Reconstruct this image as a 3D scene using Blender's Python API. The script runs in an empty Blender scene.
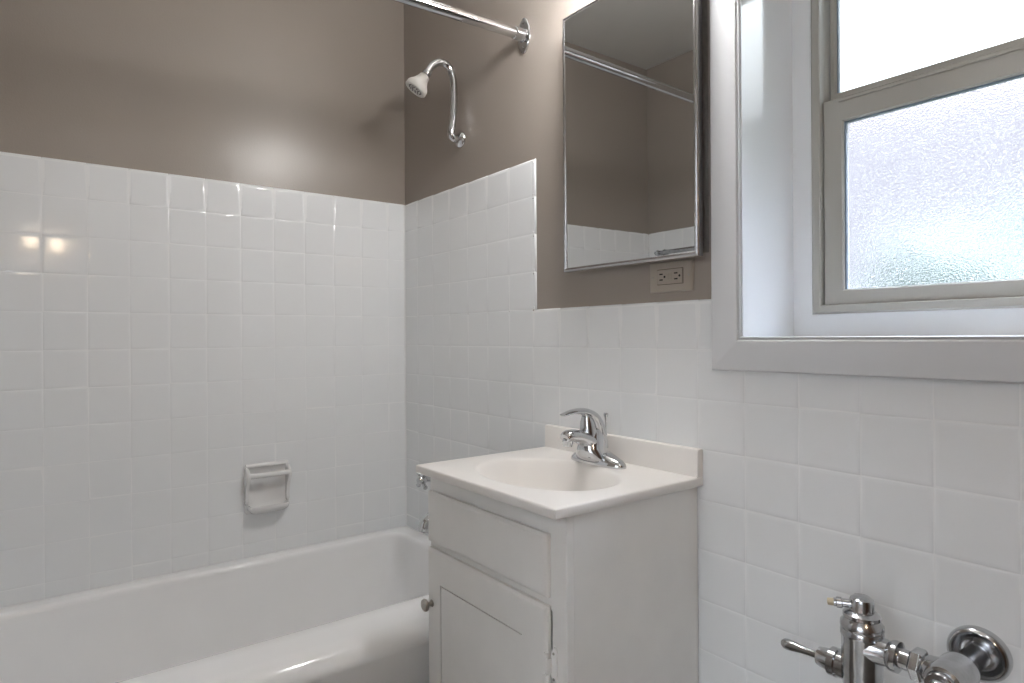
import bpy, bmesh, math, random
from mathutils import Vector, Matrix
random.seed(7)
PI = math.pi
C = bpy.context.scene.collection
S = bpy.context.scene

# ------------------------------------------------------------------ camera
CAM = Vector((2.1187, -1.1959, 1.1876))
cd = bpy.data.cameras.new('camera'); cam = bpy.data.objects.new('camera', cd); C.objects.link(cam)
right = Vector((0.575345, 0.817886, -0.006396)); up = Vector((0.002801, 0.00585, 0.999979)); fwd = Vector((-0.817906, 0.575351, -0.001075))
cam.matrix_world = Matrix(((right.x, up.x, -fwd.x, CAM.x), (right.y, up.y, -fwd.y, CAM.y), (right.z, up.z, -fwd.z, CAM.z), (0, 0, 0, 1)))
cd.sensor_width = 36.0; cd.lens = 627.84 / 1024 * 36.0
cd.shift_x = 44.25 / 1024; cd.shift_y = -3.78 / 1024
cd.clip_start = 0.02
S.camera = cam

# ------------------------------------------------------------------ sky, exposure
W = bpy.data.worlds.new('overcast_sky'); S.world = W; W.use_nodes = True
wn = W.node_tree; wn.nodes.clear()
wo = wn.nodes.new('ShaderNodeOutputWorld'); wb = wn.nodes.new('ShaderNodeBackground')
tcw = wn.nodes.new('ShaderNodeTexCoord'); sep = wn.nodes.new('ShaderNodeSeparateXYZ'); rmp = wn.nodes.new('ShaderNodeValToRGB')
wn.links.new(tcw.outputs['Generated'], sep.inputs[0]); wn.links.new(sep.outputs['Z'], rmp.inputs[0]); wn.links.new(rmp.outputs[0], wb.inputs[0])
e = rmp.color_ramp.elements; e[0].position = 0.0; e[0].color = (0.022, 0.022, 0.024, 1); e[1].position = 0.75; e[1].color = (0.84, 0.92, 1.0, 1)
e2 = e.new(0.28); e2.color = (0.026, 0.0255, 0.028, 1)
e3 = e.new(0.40); e3.color = (0.19, 0.20, 0.215, 1)
wb.inputs[1].default_value = 22.0
wn.links.new(wb.outputs[0], wo.inputs[0])
S.view_settings.view_transform = 'Standard'; S.view_settings.look = 'None'
S.view_settings.gamma = 1.0; S.view_settings.use_curve_mapping = False
S.view_settings.exposure = 0.7

def light(name, kind, loc, power, color, size, rot=None, size_y=None):
    ld = bpy.data.lights.new(name, kind); ld.energy = power; ld.color = color
    if kind == 'AREA':
        ld.size = size
        if size_y: ld.shape = 'RECTANGLE'; ld.size_y = size_y
    else: ld.shadow_soft_size = size
    o = bpy.data.objects.new(name, ld); C.objects.link(o); o.location = loc
    if rot: o.rotation_euler = rot
    return o

HALL_FILL = light('hall_fill_light', 'AREA', (2.50, -3.30, 1.55), 104.0, (0.87, 0.94, 1.0), 1.25, (-math.pi / 2, 0, 0), 1.5)  # added fill that brightens the back wall from behind the camera

# ------------------------------------------------------------------ node helpers / materials
def mat(name):
    m = bpy.data.materials.new(name); m.use_nodes = True
    return m, m.node_tree, m.node_tree.nodes['Principled BSDF']
def noise_bump(nt, b, scale, strength, dist=0.001, detail=3.0, vec=None):
    tc = nt.nodes.new('ShaderNodeTexCoord'); n = nt.nodes.new('ShaderNodeTexNoise')
    n.inputs['Scale'].default_value = scale; n.inputs['Detail'].default_value = detail
    nt.links.new(tc.outputs['Object'], n.inputs['Vector'])
    bp = nt.nodes.new('ShaderNodeBump'); bp.inputs['Strength'].default_value = strength; bp.inputs['Distance'].default_value = dist
    nt.links.new(n.outputs['Fac'], bp.inputs['Height']); nt.links.new(bp.outputs[0], b.inputs['Normal'])
    return tc, n, bp
def tint(nt, b, c1, c2, scale, detail=4.0):
    tc = nt.nodes.new('ShaderNodeTexCoord'); n = nt.nodes.new('ShaderNodeTexNoise')
    n.inputs['Scale'].default_value = scale; n.inputs['Detail'].default_value = detail
    r = nt.nodes.new('ShaderNodeValToRGB'); r.color_ramp.elements[0].color = (*c1, 1); r.color_ramp.elements[1].color = (*c2, 1)
    r.color_ramp.elements[0].position = 0.35; r.color_ramp.elements[1].position = 0.65
    nt.links.new(tc.outputs['Object'], n.inputs['Vector']); nt.links.new(n.outputs['Fac'], r.inputs[0]); nt.links.new(r.outputs[0], b.inputs['Base Color'])
def simple(name, col, rough=0.5, metal=0.0, bump=None, var=0.03, coat=0.0, vscale=6.0):
    m, nt, b = mat(name)
    c1 = tuple(max(0, c * (1 - var)) for c in col); c2 = tuple(min(1, c * (1 + var)) for c in col)
    tint(nt, b, c1, c2, vscale)
    b.inputs['Roughness'].default_value = rough; b.inputs['Metallic'].default_value = metal
    b.inputs['Coat Weight'].default_value = coat
    if bump: noise_bump(nt, b, *bump)
    return m
M = {}
M['taupe'] = simple('taupe_paint', (0.325, 0.286, 0.252), 0.29, bump=(260.0, 0.30, 0.0012), var=0.012, vscale=1.5)
M['ceiling'] = simple('ceiling_paint', (0.66, 0.65, 0.62), 0.6, bump=(200.0, 0.1, 0.001), var=0.01)
M['hall'] = simple('hall_paint', (0.70, 0.69, 0.66), 0.6, bump=(200.0, 0.1, 0.001), var=0.01)
M['tile'] = simple('glazed_white_tile', (0.85, 0.87, 0.885), 0.09, bump=(9.0, 0.10, 0.004, 1.0), var=0.01, vscale=3.0)
M['grout'] = simple('white_grout', (0.86, 0.875, 0.885), 0.40, bump=(500.0, 0.1, 0.0005))
M['tub'] = simple('white_enamel', (0.93, 0.935, 0.94), 0.10, bump=(5.0, 0.05, 0.004, 1.0), var=0.01)
M['ceramic'] = simple('soap_dish_ceramic', (0.82, 0.82, 0.82), 0.12, var=0.01)
M['trim'] = simple('white_trim_paint', (0.66, 0.67, 0.69), 0.40, bump=(120.0, 0.06, 0.001), var=0.01)
M['jamb'] = simple('white_jamb_paint', (0.82, 0.84, 0.86), 0.10, bump=(40.0, 0.06, 0.001), var=0.01)
M['vinyl'] = simple('beige_window_vinyl', (0.41, 0.40, 0.365), 0.4, var=0.015)
M['cabinet'] = simple('off_white_cabinet_paint', (0.82, 0.81, 0.79), 0.38, bump=(90.0, 0.07, 0.001), var=0.02, vscale=9)
M['marble'] = simple('cultured_marble_bone', (0.85, 0.825, 0.795), 0.34, var=0.008, coat=0.0)
M['chrome'] = simple('chrome', (0.62, 0.63, 0.645), 0.07, 1.0, var=0.02)
M['old_chrome'] = simple('worn_chrome', (0.52, 0.53, 0.545), 0.16, 1.0, bump=(300.0, 0.06, 0.0005), var=0.10, vscale=60)
M['satin'] = simple('satin_nickel', (0.42, 0.40, 0.37), 0.28, 1.0, var=0.06, vscale=40)
M['mirror'] = simple('silvered_mirror', (0.66, 0.67, 0.67), 0.012, 1.0, var=0.0)
M['plastic'] = simple('white_plastic', (0.80, 0.79, 0.76), 0.35, var=0.01)
M['outlet'] = simple('painted_outlet_plate', (0.40, 0.355, 0.305), 0.42, var=0.02)
M['black'] = simple('black_slot', (0.01, 0.01, 0.01), 0.6, var=0.0)
M['rubber'] = simple('grey_rubber', (0.12, 0.12, 0.13), 0.7)
M['frame_metal'] = simple('grey_chrome_trim', (0.50, 0.50, 0.51), 0.22, 1.0)
M['gasket'] = simple('blue_grey_gasket', (0.20, 0.25, 0.31), 0.5)
M['yellowed'] = simple('yellowed_plug', (0.55, 0.48, 0.34), 0.5)
M['gap_shade'] = simple('painted_gap_shade', (0.10, 0.08, 0.06), 0.8)  # dark colour standing in for shade in the receptacle gap
M['wood'] = simple('dark_door_wood', (0.12, 0.06, 0.035), 0.35, var=0.2, vscale=14)
def floor_mat():
    m, nt, b = mat('small_grey_floor_tile')
    tc = nt.nodes.new('ShaderNodeTexCoord'); br = nt.nodes.new('ShaderNodeTexBrick')
    br.offset = 0.0; br.inputs['Scale'].default_value = 1.0; br.inputs['Brick Width'].default_value = 0.05; br.inputs['Row Height'].default_value = 0.05
    br.inputs['Mortar Size'].default_value = 0.0015
    br.inputs['Color1'].default_value = (0.13, 0.115, 0.10, 1); br.inputs['Color2'].default_value = (0.17, 0.15, 0.135, 1); br.inputs['Mortar'].default_value = (0.12, 0.11, 0.10, 1)
    nt.links.new(tc.outputs['Object'], br.inputs['Vector']); nt.links.new(br.outputs['Color'], b.inputs['Base Color'])
    b.inputs['Roughness'].default_value = 0.35
    return m
M['floor'] = floor_mat()
def emis(name, col, s):
    m, nt, b = mat(name)
    b.inputs['Base Color'].default_value = (0.9, 0.9, 0.9, 1); b.inputs['Emission Color'].default_value = (*col, 1); b.inputs['Emission Strength'].default_value = s
    return m
M['globe'] = emis('frosted_lamp_globe', (1.0, 0.98, 0.97), 68.0)
M['dome'] = emis('fill_dome_glow', (0.97, 0.98, 1.0), 5.0)  # glow of the added ceiling fill
M['warm_bulb'] = emis('warm_bulb', (1.0, 0.78, 0.55), 40.0)
def clear_glass():
    m = bpy.data.materials.new('clear_glass'); m.use_nodes = True; nt = m.node_tree; nt.nodes.clear()
    o = nt.nodes.new('ShaderNodeOutputMaterial'); t = nt.nodes.new('ShaderNodeBsdfTransparent'); g = nt.nodes.new('ShaderNodeBsdfGlossy'); mx = nt.nodes.new('ShaderNodeMixShader'); f = nt.nodes.new('ShaderNodeFresnel')
    g.inputs['Roughness'].default_value = 0.0; t.inputs[0].default_value = (0.96, 0.98, 0.97, 1); f.inputs[0].default_value = 1.45
    nt.links.new(f.outputs[0], mx.inputs[0]); nt.links.new(t.outputs[0], mx.inputs[1]); nt.links.new(g.outputs[0], mx.inputs[2]); nt.links.new(mx.outputs[0], o.inputs[0])
    return m
M['glass'] = clear_glass()
def obscure_glass():
    m = bpy.data.materials.new('obscure_pebbled_glass'); m.use_nodes = True; nt = m.node_tree; nt.nodes.clear()
    N = nt.nodes.new; L = nt.links.new
    o = N('ShaderNodeOutputMaterial'); tc = N('ShaderNodeTexCoord'); n = N('ShaderNodeTexNoise'); n.inputs['Scale'].default_value = 330.0; n.inputs['Detail'].default_value = 1.5
    L(tc.outputs['Object'], n.inputs['Vector'])
    bp = N('ShaderNodeBump'); bp.inputs['Strength'].default_value = 1.0; bp.inputs['Distance'].default_value = 0.0006; L(n.outputs['Fac'], bp.inputs['Height'])
    rf = N('ShaderNodeBsdfRefraction'); rf.inputs['Roughness'].default_value = 0.10; rf.inputs['IOR'].default_value = 1.30; rf.inputs[0].default_value = (0.88, 0.89, 0.93, 1); L(bp.outputs[0], rf.inputs['Normal'])
    tl = N('ShaderNodeBsdfTranslucent'); tl.inputs[0].default_value = (0.85, 0.88, 0.90, 1); L(bp.outputs[0], tl.inputs['Normal'])
    gl = N('ShaderNodeBsdfGlossy'); gl.inputs['Roughness'].default_value = 0.2; L(bp.outputs[0], gl.inputs['Normal'])
    m1 = N('ShaderNodeMixShader'); nr = N('ShaderNodeMapRange'); nr.inputs['From Min'].default_value = 0.44; nr.inputs['From Max'].default_value = 0.66; nr.inputs['To Max'].default_value = 0.13; L(n.outputs['Fac'], nr.inputs['Value']); L(nr.outputs['Result'], m1.inputs[0]); L(rf.outputs[0], m1.inputs[1]); L(tl.outputs[0], m1.inputs[2])
    m2 = N('ShaderNodeMixShader'); m2.inputs[0].default_value = 0.05; L(m1.outputs[0], m2.inputs[1]); L(gl.outputs[0], m2.inputs[2])
    L(m2.outputs[0], o.inputs[0])
    return m
M['obscure'] = obscure_glass()
def leaf_mat(name, c1, c2):
    m, nt, b = mat(name); tint(nt, b, c1, c2, 14.0); b.inputs['Roughness'].default_value = 0.7
    return m
M['leaf'] = leaf_mat('hedge_leaves', (0.016, 0.026, 0.018), (0.036, 0.052, 0.038))
M['lawn'] = leaf_mat('lawn_grass', (0.02, 0.035, 0.018), (0.035, 0.05, 0.025))

# ------------------------------------------------------------------ mesh helpers
def BM(): return bmesh.new()
def obj(name, bm, m, parent=None, smooth=None, bevel=None, loc=None):
    me = bpy.data.meshes.new(name); bm.normal_update()
    bmesh.ops.recalc_face_normals(bm, faces=bm.faces[:])
    bm.to_mesh(me); bm.free()
    o = bpy.data.objects.new(name, me); C.objects.link(o)
    for mm in (m if isinstance(m, (list, tuple)) else [m]): me.materials.append(mm)
    if parent: o.parent = parent
    if loc: o.location = loc
    if bevel:
        md = o.modifiers.new('bevel', 'BEVEL'); md.width = bevel[0]; md.segments = bevel[1]; md.limit_method = 'ANGLE'; md.angle_limit = math.radians(bevel[2] if len(bevel) > 2 else 35)
        md.harden_normals = False
    if smooth is not None:
        for p in me.polygons: p.use_smooth = True
        try: me.set_sharp_from_angle(angle=math.radians(smooth))
        except Exception: pass
    return o
def thing(name, label, cat, loc=(0, 0, 0), group=None):
    o = bpy.data.objects.new(name, None); C.objects.link(o); o.location = loc; o.empty_display_size = 0.05
    o['label'] = label; o['category'] = cat
    if group: o['group'] = group
    return o
def tag(o, label, cat, group=None):
    o['label'] = label; o['category'] = cat
    if group: o['group'] = group
    return o
def struct(o): o['kind'] = 'structure'; return o
def box(bm, x0, x1, y0, y1, z0, z1):
    v = [bm.verts.new(p) for p in ((x0, y0, z0), (x1, y0, z0), (x1, y1, z0), (x0, y1, z0), (x0, y0, z1), (x1, y0, z1), (x1, y1, z1), (x0, y1, z1))]
    for f in ((0, 3, 2, 1), (4, 5, 6, 7), (0, 1, 5, 4), (1, 2, 6, 5), (2, 3, 7, 6), (3, 0, 4, 7)): bm.faces.new([v[i] for i in f])
    return bm
def frame_of(axis):
    a = Vector(axis).normalized(); t = Vector((0, 0, 1)) if abs(a.z) < 0.9 else Vector((1, 0, 0))
    u = a.cross(t).normalized(); w = a.cross(u).normalized()
    return a, u, w
def lathe(bm, base, axis, prof, n=32, cap=True, sides=None):
    """prof = [(distance along the axis, radius)...]"""
    a, u, w = frame_of(axis); base = Vector(base); rings = []
    for s, r in prof:
        rings.append([bm.verts.new(base + a * s + (u * math.cos(2 * PI * i / n) + w * math.sin(2 * PI * i / n)) * max(r, 1e-5)) for i in range(n)])
    for A, B in zip(rings, rings[1:]):
        for i in range(n): bm.faces.new((A[i], A[(i + 1) % n], B[(i + 1) % n], B[i]))
    if cap: bm.faces.new(rings[0][::-1]); bm.faces.new(rings[-1])
    return bm
def catmull(pts, per=8):
    pts = [Vector(p) for p in pts]; P = [2 * pts[0] - pts[1]] + pts + [2 * pts[-1] - pts[-2]]; out = []
    for i in range(1, len(P) - 2):
        for k in range(per):
            t = k / per
            out.append(0.5 * ((2 * P[i]) + (P[i + 1] - P[i - 1]) * t + (2 * P[i - 1] - 5 * P[i] + 4 * P[i + 1] - P[i + 2]) * t * t + (3 * P[i] - P[i - 1] - 3 * P[i + 1] + P[i + 2]) * t ** 3))
    out.append(pts[-1]); return out
def tube(bm, pts, rad, n=20, curve=True, per=8, flat=1.0, upv=(1, 0, 0)):
    """rad: number or list per control point; flat squashes across the axis perpendicular to upv"""
    ctl = len(pts)
    rads = [rad] * ctl if not isinstance(rad, (list, tuple)) else list(rad)
    P = catmull(pts, per) if curve else [Vector(p) for p in pts]
    R = []
    for i in range(len(P)):
        t = i / (len(P) - 1) * (ctl - 1); k = min(int(t), ctl - 2); R.append(rads[k] + (rads[k + 1] - rads[k]) * (t - k))
    rings = []; prev = None
    for i, p in enumerate(P):
        d = (P[min(i + 1, len(P) - 1)] - P[max(i - 1, 0)]).normalized()
        if prev is None: u = (Vector(upv) - d * Vector(upv).dot(d)).normalized()
        else: u = (prev - d * prev.dot(d)).normalized()
        prev = u; w = d.cross(u)
        fl = flat[0] + (flat[1] - flat[0]) * i / (len(P) - 1) if isinstance(flat, tuple) else flat
        rings.append([bm.verts.new(p + (u * math.cos(2 * PI * j / n) + w * math.sin(2 * PI * j / n) * fl) * R[i]) for j in range(n)])
    for A, B in zip(rings, rings[1:]):
        for j in range(n): bm.faces.new((A[j], A[(j + 1) % n], B[(j + 1) % n], B[j]))
    bm.faces.new(rings[0][::-1]); bm.faces.new(rings[-1])
    return bm
def rrect(x0, x1, y0, y1, r, k=8):
    r = min(r, (x1 - x0) / 2 - 1e-4, (y1 - y0) / 2 - 1e-4); out = []
    for cx, cy, a0 in ((x1 - r, y1 - r, 0), (x0 + r, y1 - r, 90), (x0 + r, y0 + r, 180), (x1 - r, y0 + r, 270)):
        for i in range(k + 1):
            a = math.radians(a0 + 90 * i / k); out.append((cx + r * math.cos(a), cy + r * math.sin(a)))
    return out
def loft(bm, loops, cap0=True, cap1=True):
    rings = [[bm.verts.new(p) for p in L] for L in loops]; n = len(rings[0])
    for A, B in zip(rings, rings[1:]):
        for j in range(n): bm.faces.new((A[j], A[(j + 1) % n], B[(j + 1) % n], B[j]))
    if cap0: bm.faces.new(rings[0][::-1])
    if cap1: bm.faces.new(rings[-1])
    return bm
def sweep_frame(bm, x0, x1, z0, z1, prof, yf):
    """mitred rectangular frame: prof = [(inset from the outer edge, y)...], closed profile"""
    rings = []
    for u, y in prof: rings.append([bm.verts.new(p) for p in ((x0 + u, y, z0 + u), (x1 - u, y, z0 + u), (x1 - u, y, z1 - u), (x0 + u, y, z1 - u))])
    n = len(rings)
    for i in range(n):
        A, B = rings[i], rings[(i + 1) % n]
        for j in range(4): bm.faces.new((A[j], A[(j + 1) % 4], B[(j + 1) % 4], B[j]))
    return bm

# ------------------------------------------------------------------ room dimensions
T = 0.1085; TOP = 1.70; OB = -0.014; XS = OB + 7 * T + 0.012      # tile pitch, tile top, end of the tall tile
LEN = 1.52; RX = 2.95; H = 2.55; WAIN = TOP - 4 * T
PLY = 0.006                                                        # painted plaster lies this far behind the tile face
WX0, WX1, WZ0, WZ1 = 1.404, 2.196, 1.183, 2.08                       # window opening

# ------------------------------------------------------------------ shell
bm = box(BM(), -0.15, RX + 0.15, -LEN - 0.15, 0.30, -0.10, 0.0); struct(obj('floor', bm, M['floor']))
bm = box(BM(), -0.15, RX + 0.15, -LEN - 0.15, 0.30, H, H + 0.10); struct(obj('ceiling', bm, M['ceiling']))
bm = box(BM(), -0.15, -PLY, -LEN - 0.15, 0.30, 0, H); struct(obj('wall_left', bm, M['taupe']))
DX0_, DX1_, DZ_ = 1.60, 2.40, 2.05
bm = BM()
box(bm, -PLY, DX0_, -LEN - 0.12, -LEN - PLY, 0, H); box(bm, DX1_, RX + 0.15, -LEN - 0.12, -LEN - PLY, 0, H); box(bm, DX0_, DX1_, -LEN - 0.12, -LEN - PLY, DZ_, H)
struct(obj('wall_front', bm, M['taupe']))
# unseen hallway behind the camera, added with its doorway to bring in fill light
bm = box(BM(), 0.4, 3.6, -3.5, -LEN - 0.15, -0.10, 0.0); struct(obj('floor_hall', bm, M['wood']))
bm = box(BM(), 0.4, 3.6, -3.5, -LEN - 0.15, H, H + 0.10); struct(obj('ceiling_hall', bm, M['ceiling']))
bm = box(BM(), 0.4, 0.5, -3.4, -LEN - 0.15, 0, H); struct(obj('wall_hall_left', bm, M['hall']))
bm = box(BM(), 3.5, 3.6, -3.4, -LEN - 0.15, 0, H); struct(obj('wall_hall_right', bm, M['hall']))
bm = box(BM(), 0.4, 1.77, -3.5, -3.4, 0, H); box(bm, 3.13, 3.6, -3.5, -3.4, 0, H); box(bm, 1.77, 3.13, -3.5, -3.4, 0, 0.57); box(bm, 1.77, 3.13, -3.5, -3.4, 2.33, H)
struct(obj('wall_hall_far', bm, M['hall']))
bm = BM()
for x0, x1, z0, z1 in ((1.70, 1.78, 0.50, 2.40), (3.12, 3.20, 0.50, 2.40), (1.78, 3.12, 0.50, 0.58), (1.78, 3.12, 2.32, 2.40), (2.43, 2.47, 0.58, 2.32), (1.78, 3.12, 1.42, 1.46)): box(bm, x0, x1, -3.42, -3.385, z0, z1)
struct(obj('fill_light_frame', bm, M['trim'], bevel=(0.003, 2)))  # unseen window frame, added around the hall fill light
bm = BM()
for x0, x1, z0, z1 in ((DX0_ - 0.07, DX0_ + 0.01, 0, DZ_ + 0.07), (DX1_ - 0.01, DX1_ + 0.07, 0, DZ_ + 0.07), (DX0_ + 0.01, DX1_ - 0.01, DZ_ - 0.01, DZ_ + 0.07)): box(bm, x0, x1, -LEN - 0.14, -LEN + 0.012, z0, z1)
struct(obj('trim_4', bm, M['trim'], bevel=(0.004, 2)))
bm = box(BM(), RX, RX + 0.15, -LEN - PLY, 0.30, 0, H); struct(obj('wall_right', bm, M['taupe']))
bm = BM()   # wall with the window opening
xs = [-PLY, WX0 - 0.012, WX1 + 0.012, RX]; zs = [0, WZ0 - 0.012, WZ1 + 0.012, H]
box(bm, xs[0], xs[1], PLY, 0.30, 0, H); box(bm, xs[2], xs[3], PLY, 0.30, 0, H)
box(bm, xs[1], xs[2], PLY, 0.30, 0, zs[1]); box(bm, xs[1], xs[2], PLY, 0.30, zs[2], H)
struct(obj('wall_back', bm, M['taupe']))

# ------------------------------------------------------------------ wall tile: every tile a slightly pillowed raised square, grout behind
def tile_panel(name, place, cells, grout_rects):
    """place(u, v, d) -> point; d is depth behind the face. cells = (u0, u1, v0, v1, bull) with bull a set of 'l','r','t'"""
    bm = BM()
    for u0, u1, v0, v1, bull in cells:
        tl = random.gauss(0, 0.0020), random.gauss(0, 0.0020); dz = random.gauss(0, 0.00012)
        uc, vc = (u0 + u1) / 2, (v0 + v1) / 2
        def ring(k):
            ins = {}
            for s in 'lrtb':
                ins[s] = ([(0.0, 0.006), (0.0015, 0.0034), (0.0045, 0.0012), (0.0115, 0)] if s in bull else [(0.0003, 0.0008), (0.0013, 0.00040), (0.0038, 0.00010), (0.0085, 0)])[k]
            out = []
            for su, sv, a, b in (('l', 'b', u0, v0), ('r', 'b', u1, v0), ('r', 't', u1, v1), ('l', 't', u0, v1)):
                u = a + ins[su][0] * (1 if su == 'l' else -1); v = b + ins[sv][0] * (1 if sv == 'b' else -1)
                d = max(ins[su][1], ins[sv][1]) + dz + (u - uc) * tl[0] + (v - vc) * tl[1]
                out.append(bm.verts.new(place(u, v, d)))
            return out
        R = [ring(0), ring(1), ring(2), ring(3)]
        for A, B in zip(R, R[1:]):
            for j in range(4):
                f = bm.faces.new((A[j], A[(j + 1) % 4], B[(j + 1) % 4], B[j])); f.smooth = True
        bm.faces.new(R[3]).smooth = False
    for u0, u1, v0, v1 in grout_rects:
        a = [bm.verts.new(place(u, v, 0.00055)) for u, v in ((u0, v0), (u1, v0), (u1, v1), (u0, v1))]
        b = [bm.verts.new(place(u, v, PLY)) for u, v in ((u0, v0), (u1, v0), (u1, v1), (u0, v1))]
        fs = [bm.faces.new(a), bm.faces.new(b[::-1])] + [bm.faces.new((a[i], a[(i + 1) % 4], b[(i + 1) % 4], b[i])) for i in range(4)]
        for f in fs: f.material_index = 1
    me = bpy.data.meshes.new(name); bm.normal_update(); bm.to_mesh(me); bm.free()
    o = bpy.data.objects.new(name, me); C.objects.link(o); me.materials.append(M['tile']); me.materials.append(M['grout'])
    return struct(o)
rows = [TOP - k * T for k in range(0, 16)] + [0.0]
cols = [0.0] + [OB + k * T for k in range(1, 8)]
RIM = 0.462
cells = []; 
for i in range(16):
    z1, z0 = rows[i], rows[i + 1]
    cs = cols + ([XS] if i < 4 else [])
    if i < 4:
        for a, b in zip(cols, cols[1:]): cells.append((a, b, z0, z1, {'t'} if i == 0 else set()))
        cells.append((cols[-1], XS, z0, z1, {'t', 'r'} if i == 0 else {'r'}))
    else:
        k = 0; cc = [0.0]
        while cc[-1] < RX - 0.001: k += 1; cc.append(min(OB + k * T, RX))
        for a, b in zip(cc, cc[1:]):
            zz1 = z1
            if i == 4 and a < WX0 - 0.045 < b: cells.append((a, WX0 - 0.045, z0, z1, {'t'})); a = WX0 - 0.045
            # cut around the window opening
            if b > WX0 - 0.03 and a < WX1 + 0.03:
                if z0 >= WZ0 - 0.03: continue
                zz1 = min(z1, WZ0 - 0.03)
            if b <= XS and zz1 < RIM - 0.02: continue
            if a < 0.74 and z0 < RIM and b <= 0.76: z0c = RIM
            else: z0c = z0
            cells.append((a, b, z0c, zz1, {'t'} if (i == 4 and a > cols[-1] - 0.001) else set()))
g = [(0.0, XS - 0.005, WAIN, TOP - 0.005), (0.0, RX, RIM - 0.02, WZ0 - 0.032), (XS - 0.008, RX, 0.0, RIM - 0.02), (0.0, WX0 - 0.035, WZ0 - 0.032, WAIN - 0.004), (WX1 + 0.035, RX, WZ0 - 0.032, WAIN - 0.004)]
tile_panel('wall_tile_back', lambda u, v, d: (u, d, v), cells, g).name = 'trim_1'
# left wall
AO = 0.2896 - 2 * T
acols = [0.0, AO] + [AO + k * T for k in range(1, 20) if AO + k * T < LEN] + [LEN]
cells = []
for i in range(16):
    z1, z0 = rows[i], rows[i + 1]
    if z1 <= RIM: break
    for a, b in zip(acols, acols[1:]): cells.append((-b, -a, max(z0, RIM), z1, {'t'} if i == 0 else set()))
tile_panel('wall_tile_left', lambda u, v, d: (-d, u, v), cells, [(-LEN, 0, RIM - 0.01, TOP - 0.005)]).name = 'trim_2'
cells = []
for i in range(16):
    z1, z0 = rows[i], rows[i + 1]
    if z1 <= RIM: break
    for a, b in zip(cols + [XS], (cols + [XS])[1:]):
        if b > a: cells.append((a, b, max(z0, RIM), z1, ({'t'} if i == 0 else set()) | ({'r'} if b == XS else set())))
tile_panel('wall_tile_front', lambda u, v, d: (u, -LEN - d, v), cells, [(0, XS - 0.005, RIM - 0.01, TOP - 0.005)]).name = 'trim_3'

# ------------------------------------------------------------------ window
win = bpy.data.objects.new('window_1', None); C.objects.link(win); win.location = (WX0, 0, WZ0); struct(win)
def wpart(name, bm, m, parent=win, **k):
    o = obj(name, bm, m, **k); o.parent = parent
    q = parent; off = Vector((0, 0, 0))
    while q: off += q.location; q = q.parent
    o.location = -off
    return o
CO = 0.072
prof = [(0, PLY), (0, -0.014), (0.003, -0.017), (0.061, -0.021), (0.0625, -0.0195), (0.0635, -0.0165), (0.0652, -0.0165), (0.0665, -0.0195), (0.0685, -0.0205), (0.0698, -0.0180), (0.0698, PLY)]
bm = sweep_frame(BM(), WX0 - CO, WX1 + CO, WZ0 - CO + 0.004, WZ1 + CO, prof, 0)
wpart('window_casing', bm, M['trim'])
SY = 0.181   # face of the inner stop
prof = [(0, -0.0165), (0, SY), (0.052, SY), (0.052, SY + 0.05), (-0.012, SY + 0.05), (-0.012, 0.0), (-0.0015, -0.0165)]
bm = sweep_frame(BM(), WX0, WX1, WZ0, WZ1, prof, 0)
wpart('window_jamb', bm, M['jamb'])
FX0, FX1, FZ0, FZ1 = 1.447, 2.153, 1.231, WZ1 - 0.05
prof = [(0, SY + 0.05), (0, SY - 0.006), (0.004, SY - 0.010), (0.017, SY - 0.010), (0.019, SY - 0.008), (0.019, SY + 0.06), (0.0, SY + 0.06)]
bm = sweep_frame(BM(), FX0, FX1, FZ0, FZ1, prof, 0)
wpart('window_frame', bm, M['vinyl'])
def sash(name, x0, x1, z0, z1, y, stile, bot, top, thick, glassmat, pane):
    e = wpart(name, rail_mesh(x0, x1, z0, z1, y, stile, bot, top, thick), M['vinyl'])
    # dark gasket then glass
    bmg = BM()
    gx0, gx1, gz0, gz1 = x0 + stile, x1 - stile, z0 + bot, z1 - top
    for a in ((gx0, gx0 + 0.003, gz0, gz1), (gx1 - 0.003, gx1, gz0, gz1), (gx0 + 0.003, gx1 - 0.003, gz1 - 0.003, gz1)):
        box(bmg, a[0], a[1], y + 0.006, y + 0.014, a[2], a[3])
    wpart('gasket', bmg, M['gasket'], parent=e)
    bmp = box(BM(), gx0, gx1, y + 0.009, y + 0.013, gz0, gz1)
    wpart(pane, bmp, glassmat, parent=e)
    return e
def rail_mesh(x0, x1, z0, z1, y, st, bo, to, th):
    bm = BM()
    O = [(x0, z0), (x1, z0), (x1, z1), (x0, z1)]; I = [(x0 + st, z0 + bo), (x1 - st, z0 + bo), (x1 - st, z1 - to), (x0 + st, z1 - to)]
    I1 = [(x0 + st - .003, z0 + bo - .003), (x1 - st + .003, z0 + bo - .003), (x1 - st + .003, z1 - to + .003), (x0 + st - .003, z1 - to + .003)]
    O1 = [(x0 + .002, z0 + .002), (x1 - .002, z0 + .002), (x1 - .002, z1 - .002), (x0 + .002, z1 - .002)]
    rings = [[bm.verts.new((p[0], yy, p[1])) for p in Q] for Q, yy in ((O, y + th), (O, y + .002), (O1, y), (I1, y), (I, y + 0.003), (I, y + th))]
    n = len(rings)
    for i in range(n):
        A, B = rings[i], rings[(i + 1) % n]
        for j in range(4): bm.faces.new((A[j], A[(j + 1) % 4], B[(j + 1) % 4], B[j]))
    return bm
sash('lower_sash', 1.4685, 2.1315, 1.249, 1.677, SY, 0.039, 0.032, 0.050, 0.026, M['obscure'], 'obscure_glass_pane')
sash('upper_sash', 1.4685, 2.1315, 1.655, FZ1 - 0.02, SY + 0.030, 0.012, 0.044, 0.02, 0.024, M['glass'], 'clear_glass_pane')
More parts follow.
